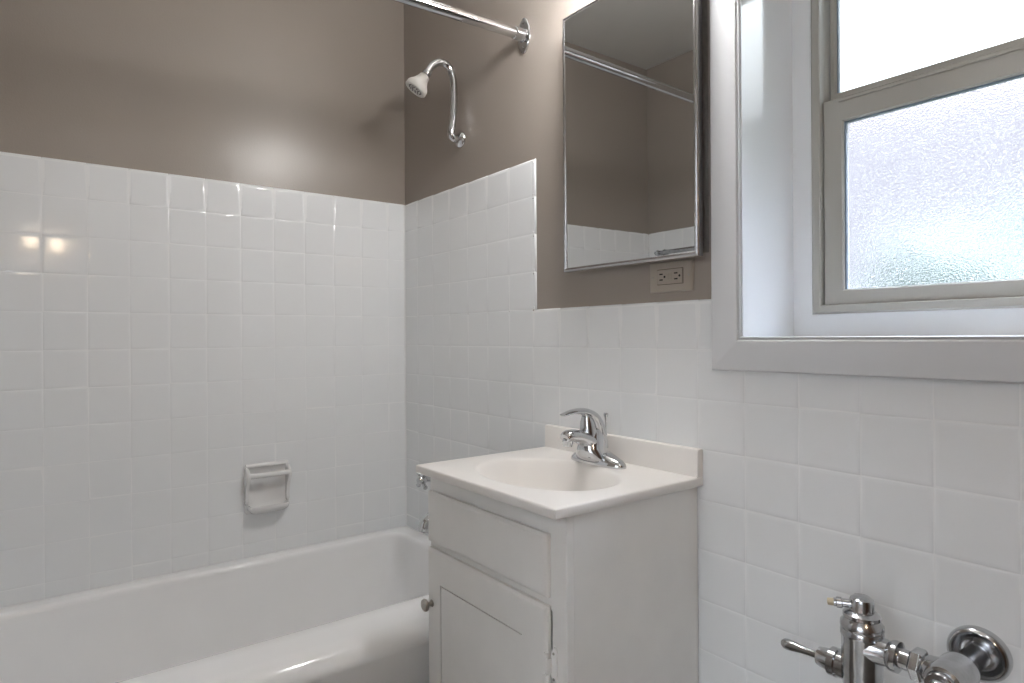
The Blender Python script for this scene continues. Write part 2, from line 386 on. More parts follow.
bm = BM(); box(bm, 1.50, 1.90, SY - 0.003, SY + 0.001, 1.668, 1.6705); wpart('finger_lip', bm, M['vinyl'])

# outside: lawn, ground and hedge seen blurred through the pebbled pane
bm = BM(); v = [bm.verts.new(p) for p in ((-14, 0.32, -0.9), (18, 0.32, -0.9), (18, 26, -0.9), (-14, 26, -0.9))]; bm.faces.new(v)
o = obj('lawn', bm, M['lawn']); struct(o)
def bush(loc, r, sx, sz):
    bm = BM(); bmesh.ops.create_icosphere(bm, subdivisions=4, radius=1.0)
    for v in bm.verts:
        p = v.co.normalized(); k = 1 + 0.12 * math.sin(7 * p.x + loc[0]) * math.sin(6 * p.y + 1.3) + 0.10 * math.sin(13 * p.z + 5 * p.x) + random.uniform(-.05, .05)
        v.co = Vector((p.x * r * sx * k, p.y * r * k, p.z * r * sz * k))
    return obj('garden_bush', bm, M['leaf'], loc=loc)
for i, (x, y, z, r, sx, sz) in enumerate(((-5.6, 7.8, 0.6, 1.9, 1.1, 1.25), (-0.4, 8.8, 0.6, 1.9, 1.1, 1.05), (4.8, 8.0, 0.6, 1.9, 1.1, 1.15))):
    tag(bush((x, y, z), r, sx, sz), ('rounded green bush beyond the left side of the pebbled pane', 'rounded green bush beyond the middle of the pebbled pane', 'rounded green bush beyond the right edge of the pebbled pane')[i], 'bush', 'bushes outside the window')

# ------------------------------------------------------------------ bathtub
def tub():
    bm = BM(); y0, y1 = -LEN + 0.001, -0.001; L = []
    def R(xa, xb, ya, yb, r, z): L.append([(x, y, z) for x, y in rrect(xa, xb, ya, yb, r, 10)])
    X = 0.757
    R(0.001, X - 0.03, y0, y1, 0.004, 0.001); R(0.001, X - 0.022, y0, y1, 0.004, 0.06); R(0.001, X - 0.016, y0, y1, 0.004, 0.36)
    for a in range(0, 91, 10):
        t = math.radians(a); R(0.001, X - 0.062 + 0.060 * math.cos(t) , y0, y1, 0.004, RIM - 0.052 + 0.050 * math.sin(t))
    R(0.001, 0.64, y0, y1, 0.004, RIM)
    # inner lip
    ix0, ix1, iy0, iy1 = 0.038, 0.606, -LEN + 0.07, -0.046
    for d, z, r in ((0.0, RIM, 0.055), (0.006, RIM - 0.002, 0.055), (0.011, RIM - 0.008, 0.055), (0.014, RIM - 0.018, 0.055), (0.020, RIM - 0.06, 0.06), (0.032, RIM - 0.14, 0.075), (0.048, RIM - 0.22, 0.10), (0.066, RIM - 0.285, 0.13), (0.095, RIM - 0.325, 0.13), (0.135, RIM - 0.345, 0.12), (0.18, RIM - 0.35, 0.10)):
        R(ix0 + d * 0.9, ix1 - d, iy0 + d * 1.6, iy1 - d * 0.8, r, z)
    loft(bm, L)
    return bm
o = obj('bathtub', tub(), M['tub'], smooth=50); tag(o, 'white enamel alcove bathtub with rounded front rim below the tiled walls', 'bathtub')

# tub faucet on the back wall (mostly behind the vanity)
tf = thing('tub_faucet', 'chrome two handle tub faucet above the rim, peeking past the vanity', 'faucet', (0.375, 0, 0.60))
def lp(parent, name, bm, m, **k):
    o = obj(name, bm, m, **k); o.parent = parent; q = parent; off = Vector((0, 0, 0))
    while q: off += q.location; q = q.parent
    o.location = -off; return o
lp(tf, 'spout', tube(BM(), [(0.375, 0, 0.60), (0.375, -0.04, 0.602), (0.375, -0.10, 0.600), (0.375, -0.138, 0.586), (0.375, -0.146, 0.558)], [0.030, 0.027, 0.024, 0.022, 0.020]), M['chrome'], smooth=50)
for x in (0.268, 0.482):
    h = lp(tf, 'handle_stem', lathe(BM(), (x, 0, 0.70), (0, -1, 0), [(0, 0.030), (0.006, 0.030), (0.012, 0.014), (0.075, 0.011), (0.080, 0.015), (0.100, 0.015), (0.106, 0.010)]), M['chrome'], smooth=40)
    bm = BM()
    for k in range(4):
        a = math.radians(45 + 90 * k); d = Vector((math.cos(a), 0, math.sin(a)))
        lathe(bm, Vector((x, -0.090, 0.70)), d, [(0.0, 0.0065), (0.014, 0.0055), (0.026, 0.0065), (0.033, 0.0085), (0.037, 0.006)], 14)
    lp(h, 'cross_handle', bm, M['old_chrome'], smooth=40)

# ------------------------------------------------------------------ shower arm and head
sh = thing('shower_fixture', 'white shower head on a tall curved chrome arm above the tub', 'shower head', (0.375, 0.006, 1.858))
bm = BM(); lathe(bm, (0.378, 0.006, 1.852), (0, -1, 0), [(0, 0.028), (0.004, 0.028), (0.010, 0.023), (0.016, 0.0135)])
lp(sh, 'wall_flange', bm, M['chrome'], smooth=40)
bm = BM(); tube(bm, [(0.378, 0.0, 1.852), (0.378, -0.020, 1.850), (0.377, -0.033, 1.866), (0.377, -0.027, 1.905), (0.377, -0.021, 1.97), (0.376, -0.022, 2.04), (0.374, -0.036, 2.084), (0.370, -0.066, 2.098), (0.365, -0.096, 2.083), (0.361, -0.115, 2.055)], 0.0120, 20)
lp(sh, 'shower_arm', bm, M['chrome'], smooth=60)
ax = Vector((-0.28, -0.50, -0.82)).normalized(); b0 = Vector((0.3620, -0.112, 2.060))
bm = lathe(BM(), b0, ax, [(0, 0.0125), (0.003, 0.0145), (0.016, 0.0145), (0.020, 0.012)], 24); lp(sh, 'swivel_nut', bm, M['old_chrome'], smooth=40)
bm = lathe(BM(), b0 + ax * 0.016, ax, [(0, 0.012), (0.004, 0.017), (0.016, 0.020), (0.030, 0.027), (0.038, 0.034), (0.044, 0.0375), (0.058, 0.0385), (0.061, 0.036), (0.0615, 0.030), (0.058, 0.028)], 36)
hd = lp(sh, 'spray_head', bm, M['plastic'], smooth=50); hd['label'] = 'white plastic bell shaped spray head'
a_, u_, w_ = frame_of(ax); bm = BM()
for rr, cnt in ((0.0225, 14), (0.012, 7)):
    for k in range(cnt):
        t = 2 * PI * k / cnt; lathe(bm, b0 + ax * (0.016 + 0.0575) + (u_ * math.cos(t) + w_ * math.sin(t)) * rr, ax, [(0, 0.0028), (0.0022, 0.0022)], 8)
lp(hd, 'spray_nozzles', bm, M['rubber'])

# ------------------------------------------------------------------ shower curtain rod
rod = thing('shower_curtain_rod', 'chrome shower curtain rod crossing above the tub with an oval wall flange', 'curtain rod', (0.71, 0, 2.07))
lp(rod, 'rod', lathe(BM(), (0.71, -0.003, 2.070), (0, -1, -0.025), [(0, 0.0150), (LEN - 0.006, 0.0150)], 28), M['chrome'], smooth=40)
for yb, dr, rz in ((PLY, -1, 2.070), (-LEN - PLY, 1, 2.032)):
    bm = BM(); L = []
    for d, s in ((0, 1.0), (0.004, 1.0), (0.006, 0.93)):
        L.append([(0.71 + 0.027 * s * math.copysign(abs(math.cos(t)) ** 1.0, math.cos(t)), yb + dr * d, rz + 0.052 * s * math.copysign(abs(math.sin(t)) ** 1.25, math.sin(t))) for t in [2 * PI * i / 40 for i in range(40)]])
    loft(bm, L)
    f = lp(rod, 'wall_flange', bm, M['chrome'], smooth=35)
    lp(f, 'socket', lathe(BM(), (0.71, yb + dr * 0.005, rz), (0, dr, 0), [(0, 0.0205), (0.004, 0.0180), (0.034, 0.0178), (0.036, 0.0155)], 28), M['old_chrome'], smooth=40)
    for dz in (-0.037, 0.037): lp(f, 'screw', lathe(BM(), (0.71, yb + dr * 0.005, rz + dz), (0, dr, 0), [(0, 0.0052), (0.0018, 0.0048), (0.003, 0.002)], 14), M['chrome'], smooth=40)

# ------------------------------------------------------------------ soap dish
def soap():
    r = thing('soap_dish', 'white ceramic soap dish with a grab bar set in the tiled wall', 'soap dish', (0, -0.538, 0.685))
    Y0, Y1, Z0, Z1 = -0.612, -0.464, 0.607, 0.770
    bm = BM(); L = []
    for d, s in ((0.0, 0.0), (0.006, 0.0), (0.010, 0.003)):
        L.append([(d, y, z) for y, z in rrect(Y0 + s, Y1 - s, Z0 + s, Z1 - s, 0.010, 5)])
    for d, s in ((0.009, 0.016), (0.0045, 0.020)):
        L.append([(d, y, z) for y, z in rrect(Y0 + s, Y1 - s, Z0 + s, Z1 - s, 0.022, 5)])
    loft(bm, L); lp(r, 'back_plate', bm, M['ceramic'], smooth=60)
    # cheeks: wide at the top where the bar sits, narrow below
    for yc in (Y0 + 0.006, Y1 - 0.006):
        bm = BM(); prof = [(0.004, 0.764), (0.020, 0.762), (0.040, 0.750), (0.046, 0.738), (0.042, 0.724), (0.030, 0.705), (0.020, 0.680), (0.016, 0.655), (0.018, 0.640), (0.004, 0.632)]
        lo = []
        for w, s in ((-0.0055, 0.88), (-0.003, 1.0), (0.003, 1.0), (0.0055, 0.88)):
            lo.append([(0.022 + (x - 0.022) * s, yc + w, 0.70 + (z - 0.70) * s) for x, z in prof])
        loft(bm, lo); lp(r, 'cheek', bm, M['ceramic'], smooth=70)
    lp(r, 'grab_bar', tube(BM(), [(0.037, Y0 + 0.004, 0.737), (0.039, Y0 + 0.05, 0.737), (0.039, Y1 - 0.05, 0.737), (0.037, Y1 - 0.004, 0.737)], 0.0085, 18), M['ceramic'], smooth=60)
    lp(r, 'top_lip', tube(BM(), [(0.008, Y0 + 0.004, 0.764), (0.009, -0.54, 0.765), (0.008, Y1 - 0.004, 0.764)], 0.0075, 16), M['ceramic'], smooth=60)
    # tray: scooped, rounded in plan
    bm = BM(); L = []
    def D(x1, ya, yb, z):
        pts = [(0.002, ya, z)]
        for i in range(13):
            t = PI * (i / 12); y = (ya + yb) / 2 - (yb - ya) / 2 * math.cos(t); pts.append((0.010 + (x1 - 0.010) * math.sin(t) ** 0.35, y, z))
        pts.append((0.002, yb, z)); return pts
    L += [D(0.018, Y0 + 0.034, Y1 - 0.034, 0.606), D(0.036, Y0 + 0.020, Y1 - 0.020, 0.610), D(0.050, Y0 + 0.008, Y1 - 0.008, 0.622), D(0.054, Y0 + 0.005, Y1 - 0.005, 0.632), D(0.052, Y0 + 0.007, Y1 - 0.007, 0.637), D(0.045, Y0 + 0.014, Y1 - 0.014, 0.635), D(0.038, Y0 + 0.022, Y1 - 0.022, 0.626)]
    loft(bm, L); lp(r, 'tray', bm, M['ceramic'], smooth=60)
soap()

# ------------------------------------------------------------------ medicine cabinet with mirror door
mc = thing('medicine_cabinet', 'chrome framed mirrored medicine cabinet on the taupe wall beside the window', 'medicine cabinet', (1.117, 0, 1.69))
MX0, MX1, MZ0, MZ1, MD = 0.914, 1.319, 1.356, 2.022, -0.040
lp(mc, 'cabinet_body', box(BM(), MX0 + 0.012, MX1 - 0.004, -0.022, PLY, MZ0 + 0.010, MZ1 - 0.01), M['old_chrome'], bevel=(0.002, 2))
dr = lp(mc, 'mirror_door', box(BM(), MX0 + 0.003, MX1 - 0.003, MD + 0.0070, -0.023, MZ0 + 0.003, MZ1 - 0.003), M['old_chrome'])
prof = [(0, MD + 0.016), (0, MD + 0.003), (0.002, MD + 0.0005), (0.005, MD - 0.0008), (0.008, MD), (0.0100, MD + 0.0015), (0.0100, MD + 0.0045), (0.003, MD + 0.0045), (0.003, MD + 0.016)]
fr = lp(dr, 'door_frame', sweep_frame(BM(), MX0, MX1, MZ0, MZ1, prof, 0), M['frame_metal'])
bm = box(BM(), MX0 + 0.006, MX1 - 0.006, MD + 0.0025, MD + 0.0039, MZ0 + 0.006, MZ1 - 0.006)
for v in bm.verts: v.co.y -= (v.co.z - (MZ0 + MZ1) / 2) * 0.0056    # the pane leans forward a hair in its frame
lp(dr, 'mirror', bm, M['mirror'])
# vanity lamp above the mirror
vl = thing('vanity_light', 'wall light with two frosted glass globes above the mirror cabinet', 'wall light', (1.12, 0, 2.17))
lp(vl, 'back_plate', box(BM(), 0.97, 1.27, -0.022, PLY, 2.085, 2.16), M['chrome'], bevel=(0.006, 3))
for x in (1.055, 1.185):
    g_ = lp(vl, 'lamp_holder', lathe(BM(), (x, -0.02, 2.122), (0, -1, 0), [(0, 0.030), (0.06, 0.028), (0.08, 0.034), (0.086, 0.034)]), M['chrome'], smooth=40)
    bm = BM(); bmesh.ops.create_uvsphere(bm, u_segments=28, v_segments=18, radius=0.052)
    for v in bm.verts: v.co += Vector((x, -0.145, 2.122))
    lp(g_, 'glass_globe', bm, M['globe'], smooth=80)

# ------------------------------------------------------------------ outlet
ou = thing('electrical_outlet', 'taupe painted double outlet plate just below the mirror cabinet', 'outlet', (1.219, 0, 1.322))
ox0, ox1, oz0, oz1 = 1.161, 1.277, 1.287, 1.357
bm = BM(); loft(bm, [[(x, y, z) for x, z in rrect(ox0 + s, ox1 - s, oz0 + s, oz1 - s, 0.003, 3)] for y, s in ((PLY, 0), (0.002, 0), (-0.0005, 0.0022), (-0.001, 0.004))])
lp(ou, 'cover_plate', bm, M['outlet'], smooth=30)
oc, ozc = 1.219, 1.322
bm = BM(); loft(bm, [[(x, y, z) for x, z in rrect(oc - 0.0335 + s, oc + 0.0335 - s, ozc - 0.0165 + s, ozc + 0.0165 - s, 0.002, 3)] for y, s in ((0.0, 0), (-0.0028, 0), (-0.0034, 0.001))])
rc = lp(ou, 'receptacle', bm, M['outlet'], smooth=30)
prof = [(0, -0.0005), (0, -0.0013), (0.0012, -0.0013), (0.0012, -0.0005)]
lp(rc, 'receptacle_gap_shade', sweep_frame(BM(), oc - 0.0348, oc + 0.0348, ozc - 0.0178, ozc + 0.0178, prof, 0), M['gap_shade'])  # dark strip laid round the receptacle, painting the shaded gap
for sx in (-1, 1):
    cx = oc + sx * 0.020 - 0.003
    for dz in (-0.0065, 0.0065): lp(rc, 'slot', box(BM(), cx - 0.0045, cx + 0.0045, -0.0037, -0.003, ozc + dz - 0.0014, ozc + dz + 0.0014), M['black'])
    lp(rc, 'ground_slot', lathe(BM(), (cx + 0.0095, -0.003, ozc), (0, -1, 0), [(0, 0.0026), (0.0008, 0.0026)], 14), M['black'])
for dx in (-0.0045, 0.0045): lp(rc, 'test_button', box(BM(), oc - 0.002 + dx - 0.0038, oc - 0.002 + dx + 0.0038, -0.0044, -0.003, ozc - 0.0075, ozc + 0.0075), M['outlet'], bevel=(0.0006, 2))
for dx in (-0.0485, 0.0485): lp(ou, 'screw', lathe(BM(), (oc + dx, -0.0005, ozc), (0, -1, 0), [(0, 0.0027), (0.0012, 0.0024), (0.0014, 0.001)], 14), M['satin'], smooth=40)

# ------------------------------------------------------------------ vanity
VX0, VX1, VY, VZ = 0.821, 1.288, -0.396, 0.862
va = thing('vanity_cabinet', 'white painted vanity cabinet with a drawer front over one door', 'cabinet', (1.055, -0.2, 0))
bm = BM()
t = 0.016
# sides with a toe kick notch, bottom, back rail, face frame, all one carcass
for x0 in (VX0, VX1 - t):
    pts = [(-0.003, 0.001), (VY + 0.075, 0.001), (VY + 0.075, 0.09), (VY + 0.019, 0.09), (VY + 0.019, VZ), (-0.003, VZ)]
    loft(bm, [[(x, y, z) for y, z in pts] for x in (x0, x0 + t)])
box(bm, VX0 + t, VX1 - t, VY + 0.019, -0.003, 0.09, 0.105); box(bm, VX0 + t, VX1 - t, -0.015, -0.003, 0.105, VZ); box(bm, VX0 + t, VX1 - t, VY + 0.060, VY + 0.075, 0.001, 0.09)
lp(va, 'carcass', bm, M['cabinet'], bevel=(0.0012, 2))
bm = BM(); prf = [(0, VY), (0, VY + 0.0185), (0.0395, VY + 0.0185), (0.0395, VY)]
sweep_frame(bm, VX0 - 0.001, VX1 + 0.001, 0.09, VZ - 0.0005, prf, 0)
box(bm, VX0 + 0.033, VX1 - 0.033, VY + 0.0002, VY + 0.018, 0.675, 0.712); box(bm, VX0 + 0.033, VX1 - 0.033, VY + 0.0002, VY + 0.018, 0.712, 0.83)
lp(va, 'face_frame', bm, M['cabinet'], bevel=(0.0015, 2))
# overlay drawer front
DZ0, DZ1 = 0.700, 0.819; DX0, DX1 = VX0 + 0.005, 1.247
def panel(x0, x1, z0, z1, y, th, lip=0.010, ld=0.005):
    bm = BM(); L = []
    for yy, s in ((y - 0.0006, 0.0), (y - th + ld, 0.0), (y - th + 0.0008, lip * 0.55), (y - th, lip)):
        L.append([(x0 + s, yy, z0 + s), (x1 - s, yy, z0 + s), (x1 - s, yy, z1 - s), (x0 + s, yy, z1 - s)])
    loft(bm, L); return bm
lp(va, 'drawer_front', panel(DX0, DX1, DZ0, DZ1, VY, 0.014), M['cabinet'])
# door: frame with an inset flat panel
dz0, dz1 = 0.11, 0.684
bm = BM(); th = 0.014; rail = 0.057
rings = []
for yy, s in ((VY - 0.0006, 0), (VY - th + 0.005, 0), (VY - th + 0.0008, 0.005), (VY - th, 0.009), (VY - th, rail), (VY - th + 0.0125, rail + 0.0001), (VY - th + 0.0125, rail + 0.0034), (VY - th + 0.0008, rail + 0.0035)):
    inner = s >= rail; zt = 0.018 if inner else 0; x1 = DX1 - (rail + 0.012 if inner else s)
    rings.append([(DX0 + s, yy, dz0 + s), (x1 + (s - rail) * 0.01 if inner else x1, yy, dz0 + s), (x1 + (s - rail) * 0.01 if inner else x1, yy, dz1 - s - zt), (DX0 + s, yy, dz1 - s - zt)])
loft(bm, rings)
door = lp(va, 'door', bm, M['cabinet'])
kx, kz = 0.846, 0.555
lp(door, 'knob', lathe(BM(), (kx, VY - 0.013, kz), (0, -1, 0), [(0, 0.0085), (0.002, 0.0085), (0.004, 0.0055), (0.010, 0.0048), (0.014, 0.0075), (0.0165, 0.0135), (0.020, 0.0148), (0.0235, 0.0135), (0.0255, 0.010), (0.026, 0.003)], 28), M['satin'], smooth=35)['label'] = 'brushed nickel round knob'
for hz in (0.575, 0.19):
    hx = DX1 + 0.003
    bm = BM(); n = []
    # scalloped leaf on the face frame
    pts = []
    for px, pz in ((0.001, -0.022), (0.004, -0.028), (0.0085, -0.0365), (0.014, -0.036), (0.017, -0.028), (0.0155, -0.020), (0.017, 0.0), (0.0155, 0.020), (0.017, 0.028), (0.014, 0.036), (0.0085, 0.0365), (0.004, 0.028), (0.001, 0.022)):
        pts.append((hx - 0.002 + px, pz + hz))
    loft(bm, [[(x, VY - 0.0002, z) for x, z in pts], [(x, VY - 0.0034, z) for x, z in pts]])
    hg = lp(door, 'hinge', bm, M['cabinet'], bevel=(0.0005, 1))
    bm = BM()
    lathe(bm, (hx - 0.004, VY - 0.0115, hz - 0.0245), (0, 0, 1), [(0, 0.0055), (0.009, 0.0055)], 14); lathe(bm, (hx - 0.004, VY - 0.0115, hz + 0.0155), (0, 0, 1), [(0, 0.0055), (0.009, 0.0055)], 14)
    lathe(bm, (hx - 0.004, VY - 0.0115, hz - 0.015), (0, 0, 1), [(0, 0.0036), (0.030, 0.0036)], 14)
    box(bm, hx - 0.004, hx + 0.001, VY - 0.012, VY - 0.001, hz - 0.014, hz + 0.014)
    lp(hg, 'hinge_knuckle', bm, M['cabinet'], smooth=40)
    for dz in (-0.024, 0.024): lp(hg, 'screw', lathe(BM(), (hx + 0.0065, VY - 0.0032, hz + dz), (0, -1, 0), [(0, 0.0028), (0.0012, 0.0025)], 10), M['satin'])

# counter with moulded oval basin
ct = thing('vanity_sink', 'off-white moulded vanity top with a shallow oval basin and backsplash', 'sink', (1.057, -0.2, 0.862))
CX0, CX1, CY0, CY1, CZ0, CZ1 = 0.816, 1.301, -0.434, -0.001, 0.863, 0.883
bcx, bcy, ba, bb = 1.066, -0.243, 0.178, 0.138
def counter():
    bm = BM(); n = 72
    def el(sa, sb, z, cy=bcy, cx=bcx): return [(cx + sa * math.copysign(abs(math.cos(t)) ** 0.95, math.cos(t)), cy + sb * math.copysign(abs(math.sin(t)) ** 0.95, math.sin(t)), z) for t in [2 * PI * i / n for i in range(n)]]
    def rect(x0, x1, y0, y1, z):
        # project the same angles on the rectangle, snapping to the corners
        out = []; hx0, hx1, hy0, hy1 = x0 - bcx, x1 - bcx, y0 - bcy, y1 - bcy
        for i in range(n):
            t = 2 * PI * i / n; c, s = math.cos(t) * ba, math.sin(t) * bb
            k = min([(hx1 / c) if c > 1e-9 else 1e9, (hx0 / c) if c < -1e-9 else 1e9, (hy1 / s) if s > 1e-9 else 1e9, (hy0 / s) if s < -1e-9 else 1e9])
            out.append([bcx + c * k, bcy + s * k, z])
        for X_, Y_ in ((x0, y0), (x1, y0), (x1, y1), (x0, y1)):
            j = min(range(n), key=lambda q: (out[q][0] - X_) ** 2 + (out[q][1] - Y_) ** 2); out[j][0] = X_; out[j][1] = Y_
        return [tuple(p) for p in out]
    L = [rect(CX0 + .02, CX1 - .02, CY0 + .02, CY1, CZ0), rect(CX0 + .002, CX1 - .002, CY0 + .002, CY1, CZ0), rect(CX0, CX1, CY0, CY1, CZ0 + 0.002), rect(CX0, CX1, CY0, CY1, CZ1 - 0.004), rect(CX0 + .0012, CX1 - .0012, CY0 + .0012, CY1, CZ1 - .0012), rect(CX0 + .004, CX1 - .004, CY0 + .004, CY1, CZ1)]
    for k, dz in ((1.04, 0), (1.022, -0.0004), (1.005, -0.0014), (0.985, -0.0038), (0.962, -0.0090), (0.93, -0.0180), (0.885, -0.0320), (0.82, -0.0500), (0.72, -0.0700), (0.58, -0.0890), (0.43, -0.1020), (0.28, -0.1090), (0.12, -0.1120)):
        L.append(el(ba * k, bb * k, CZ1 + dz, cy=bcy + (1 - k) * 0.02))
    # underside shell so the bowl has thickness
    loft(bm, L, cap0=False, cap1=True)
    return bm
top = lp(ct, 'countertop', counter(), M['marble'], smooth=60)
bm = BM(); loft(bm, [[(x, y, z) for y, z in ((-0.001, CZ1 - 0.001), (-0.0210, CZ1 - 0.001), (-0.0208, CZ1 + 0.002), (-0.0200, 0.938), (-0.0185, 0.9415), (-0.0155, 0.943), (-0.004, 0.943), (-0.001, 0.940))] for x in (CX0, CX1)])
lp(ct, 'backsplash', bm, M['marble'], smooth=40, bevel=(0.0015, 2, 60))
lp(ct, 'drain_ring', lathe(BM(), (bcx, bcy + 0.018, CZ1 - 0.1125), (0, 0, 1), [(0, 0.024), (0.002, 0.024), (0.004, 0.020), (0.002, 0.016)], 28), M['chrome'], smooth=40)

# ------------------------------------------------------------------ faucet
fa = thing('sink_faucet', 'chrome single lever faucet on the vanity top behind the basin', 'faucet', (1.057, -0.062, 0.883))
fx, fy, fz = 1.060, -0.078, 0.8832
bm = BM(); L = []
for z, a, b in ((0, 0.083, 0.028), (0.003, 0.084, 0.029), (0.009, 0.082, 0.0275), (0.016, 0.074, 0.025), (0.023, 0.056, 0.023), (0.030, 0.038, 0.020)):
    L.append([(fx + 0.007 + a * math.copysign(abs(math.cos(t)) ** 0.8, math.cos(t)), fy + b * math.sin(t), fz + z) for t in [2 * PI * i / 48 for i in range(48)]])
loft(bm, L); lp(fa, 'base_plate', bm, M['chrome'], smooth=60)
# body: wide at the deck, shrinking upward and leaning forward into the spout
bm = BM(); L = []
for z, cy, a, b in ((0.008, fy - 0.004, 0.050, 0.029), (0.022, fy - 0.011, 0.042, 0.036), (0.040, fy - 0.012, 0.033, 0.036), (0.058, fy - 0.010, 0.0285, 0.031), (0.072, fy - 0.008, 0.0255, 0.027), (0.082, fy - 0.007, 0.022, 0.023), (0.088, fy - 0.007, 0.016, 0.018)):
    L.append([(fx + a * math.cos(t), cy + b * math.sin(t), fz + z) for t in [2 * PI * i / 32 for i in range(32)]])
loft(bm, L); bd = lp(fa, 'body', bm, M['chrome'], smooth=70)
lp(fa, 'spout', tube(BM(), [(fx, fy + 0.004, fz + 0.040), (fx, fy - 0.030, fz + 0.057), (fx, fy - 0.062, fz + 0.070), (fx, fy - 0.088, fz + 0.073), (fx, fy - 0.101, fz + 0.068)], [0.030, 0.026, 0.0215, 0.0195, 0.0150], 24, flat=0.72), M['chrome'], smooth=70)
lp(fa, 'aerator', lathe(BM(), (fx, fy - 0.090, fz + 0.066), (0, -0.1, -1), [(0, 0.0125), (0.010, 0.0125), (0.012, 0.011), (0.017, 0.0105), (0.0175, 0.009)], 24), M['chrome'], smooth=40)
# lever: rises from the back of the body, arches over and runs forward to a thin tip
lp(fa, 'lever_handle', tube(BM(), [(fx, fy + 0.012, fz + 0.036), (fx, fy + 0.006, fz + 0.070), (fx, fy - 0.003, fz + 0.096), (fx, fy - 0.018, fz + 0.115), (fx, fy - 0.042, fz + 0.126), (fx, fy - 0.073, fz + 0.128), (fx, fy - 0.106, fz + 0.123)], [0.024, 0.026, 0.026, 0.0245, 0.0205, 0.016, 0.011], 24, flat=(0.85, 0.26)), M['chrome'], smooth=70)
lp(fa, 'cartridge_dome', lathe(BM(), (fx, fy - 0.022, fz + 0.066), (0, -0.10, 1), [(0, 0.0215), (0.016, 0.0205), (0.034, 0.0180), (0.050, 0.013)], 24), M['chrome'], smooth=60)
lp(fa, 'lift_rod', lathe(BM(), (fx - 0.004, fy + 0.041, fz + 0.004), (0, 0, 1), [(0, 0.0022), (0.094, 0.0022), (0.095, 0.003), (0.101, 0.0032), (0.106, 0.0055), (0.112, 0.0060), (0.113, 0.004)], 16), M['chrome'], smooth=40)

# ------------------------------------------------------------------ flush valve
fv = thing('flush_valve', 'chrome exposed flush valve with lever, piped to the tiled wall', 'flush valve', (1.675, -0.12, 0.40))
vx, vy, pz = 1.665, -0.12, 0.699
CH = M['old_chrome']
lp(fv, 'tailpiece', lathe(BM(), (vx, vy, 0.407), (0, 0, 1), [(0, 0.019), (0.238, 0.019)], 28), CH, smooth=40)
bodyo = lp(fv, 'valve_body', lathe(BM(), (vx, vy, 0.630), (0, 0, 1), [(0, 0.021), (0.004, 0.027), (0.022, 0.028), (0.026, 0.0285), (0.080, 0.0285), (0.083, 0.0300), (0.090, 0.0300), (0.093, 0.0285)], 40), CH, smooth=35)
lp(fv, 'outer_cover', lathe(BM(), (vx, vy, 0.7225), (0, 0, 1), [(0, 0.0285), (0.004, 0.0305), (0.010, 0.0300), (0.016, 0.0255), (0.018, 0.0245), (0.020, 0.0265), (0.025, 0.0262), (0.029, 0.021), (0.030, 0.018)], 40), CH, smooth=35)
lp(fv, 'top_cap', lathe(BM(), (vx, vy, 0.751), (0, 0, 1), [(0, 0.0170), (0.016, 0.0172), (0.020, 0.0160), (0.0235, 0.0115), (0.0245, 0.004)], 6 * 6), CH, smooth=35)
nz = lp(fv, 'screw_stem', lathe(BM(), (vx - 0.012, vy - 0.008, 0.761), (-0.9, -0.42, -0.08), [(0, 0.0065), (0.012, 0.0065), (0.013, 0.0085), (0.020, 0.0085), (0.021, 0.0065), (0.024, 0.0065)], 20), CH, smooth=35)
lp(nz, 'plug', lathe(BM(), Vector((vx - 0.012, vy - 0.008, 0.761)) + Vector((-0.9, -0.42, -0.08)).normalized() * 0.0235, (-0.9, -0.42, -0.08), [(0, 0.0058), (0.009, 0.0054), (0.010, 0.003)], 16), M['yellowed'], smooth=35)['label'] = 'yellowed plug at the end of the screw'
# inlet toward the stop
lp(fv, 'inlet_neck', lathe(BM(), (vx + 0.012, vy, pz), (1, 0, 0), [(0, 0.026), (0.012, 0.0215), (0.026, 0.0195), (0.030, 0.0225), (0.034, 0.0235), (0.040, 0.0230), (0.042, 0.0155)], 32), CH, smooth=35)
lp(fv, 'inlet_pipe', lathe(BM(), (vx + 0.050, vy, pz), (1, 0, 0), [(0, 0.0150), (0.058, 0.0150)], 28), CH, smooth=35)
lp(fv, 'coupling_nut', lathe(BM(), (vx + 0.068, vy, pz), (1, 0, 0), [(0, 0.021), (0.003, 0.0245), (0.014, 0.0245), (0.017, 0.021)], 6), CH, bevel=(0.001, 2))
# control stop: horizontal body from the wall with hex cap
sx = 1.782
st = lp(fv, 'stop_body', lathe(BM(), (sx, -0.020, pz), (0, -1, 0), [(0, 0.0165), (0.045, 0.0165), (0.058, 0.0215), (0.072, 0.0255), (0.125, 0.0255), (0.134, 0.023), (0.137, 0.019)], 40), CH, smooth=35)
lp(st, 'stop_branch', lathe(BM(), (sx - 0.014, vy, pz), (-1, 0, 0), [(0, 0.021), (0.014, 0.019), (0.020, 0.016)], 32), CH, smooth=35)
lp(st, 'stop_cap', lathe(BM(), (sx, -0.156, pz), (0, -1, 0), [(0, 0.0185), (0.008, 0.0180), (0.010, 0.0165), (0.0105, 0.0110), (0.016, 0.0105), (0.019, 0.0085), (0.0195, 0.005)], 28), CH, smooth=30)
lp(fv, 'wall_flange', lathe(BM(), (sx, 0.0, pz), (0, -1, 0), [(0, 0.0385), (0.004, 0.0400), (0.011, 0.0402), (0.0170, 0.0382), (0.0200, 0.0345), (0.0175, 0.0302), (0.0080, 0.0272), (0.0050, 0.0220), (0.0050, 0.0180), (0.020, 0.0172)], 48), CH, smooth=60)
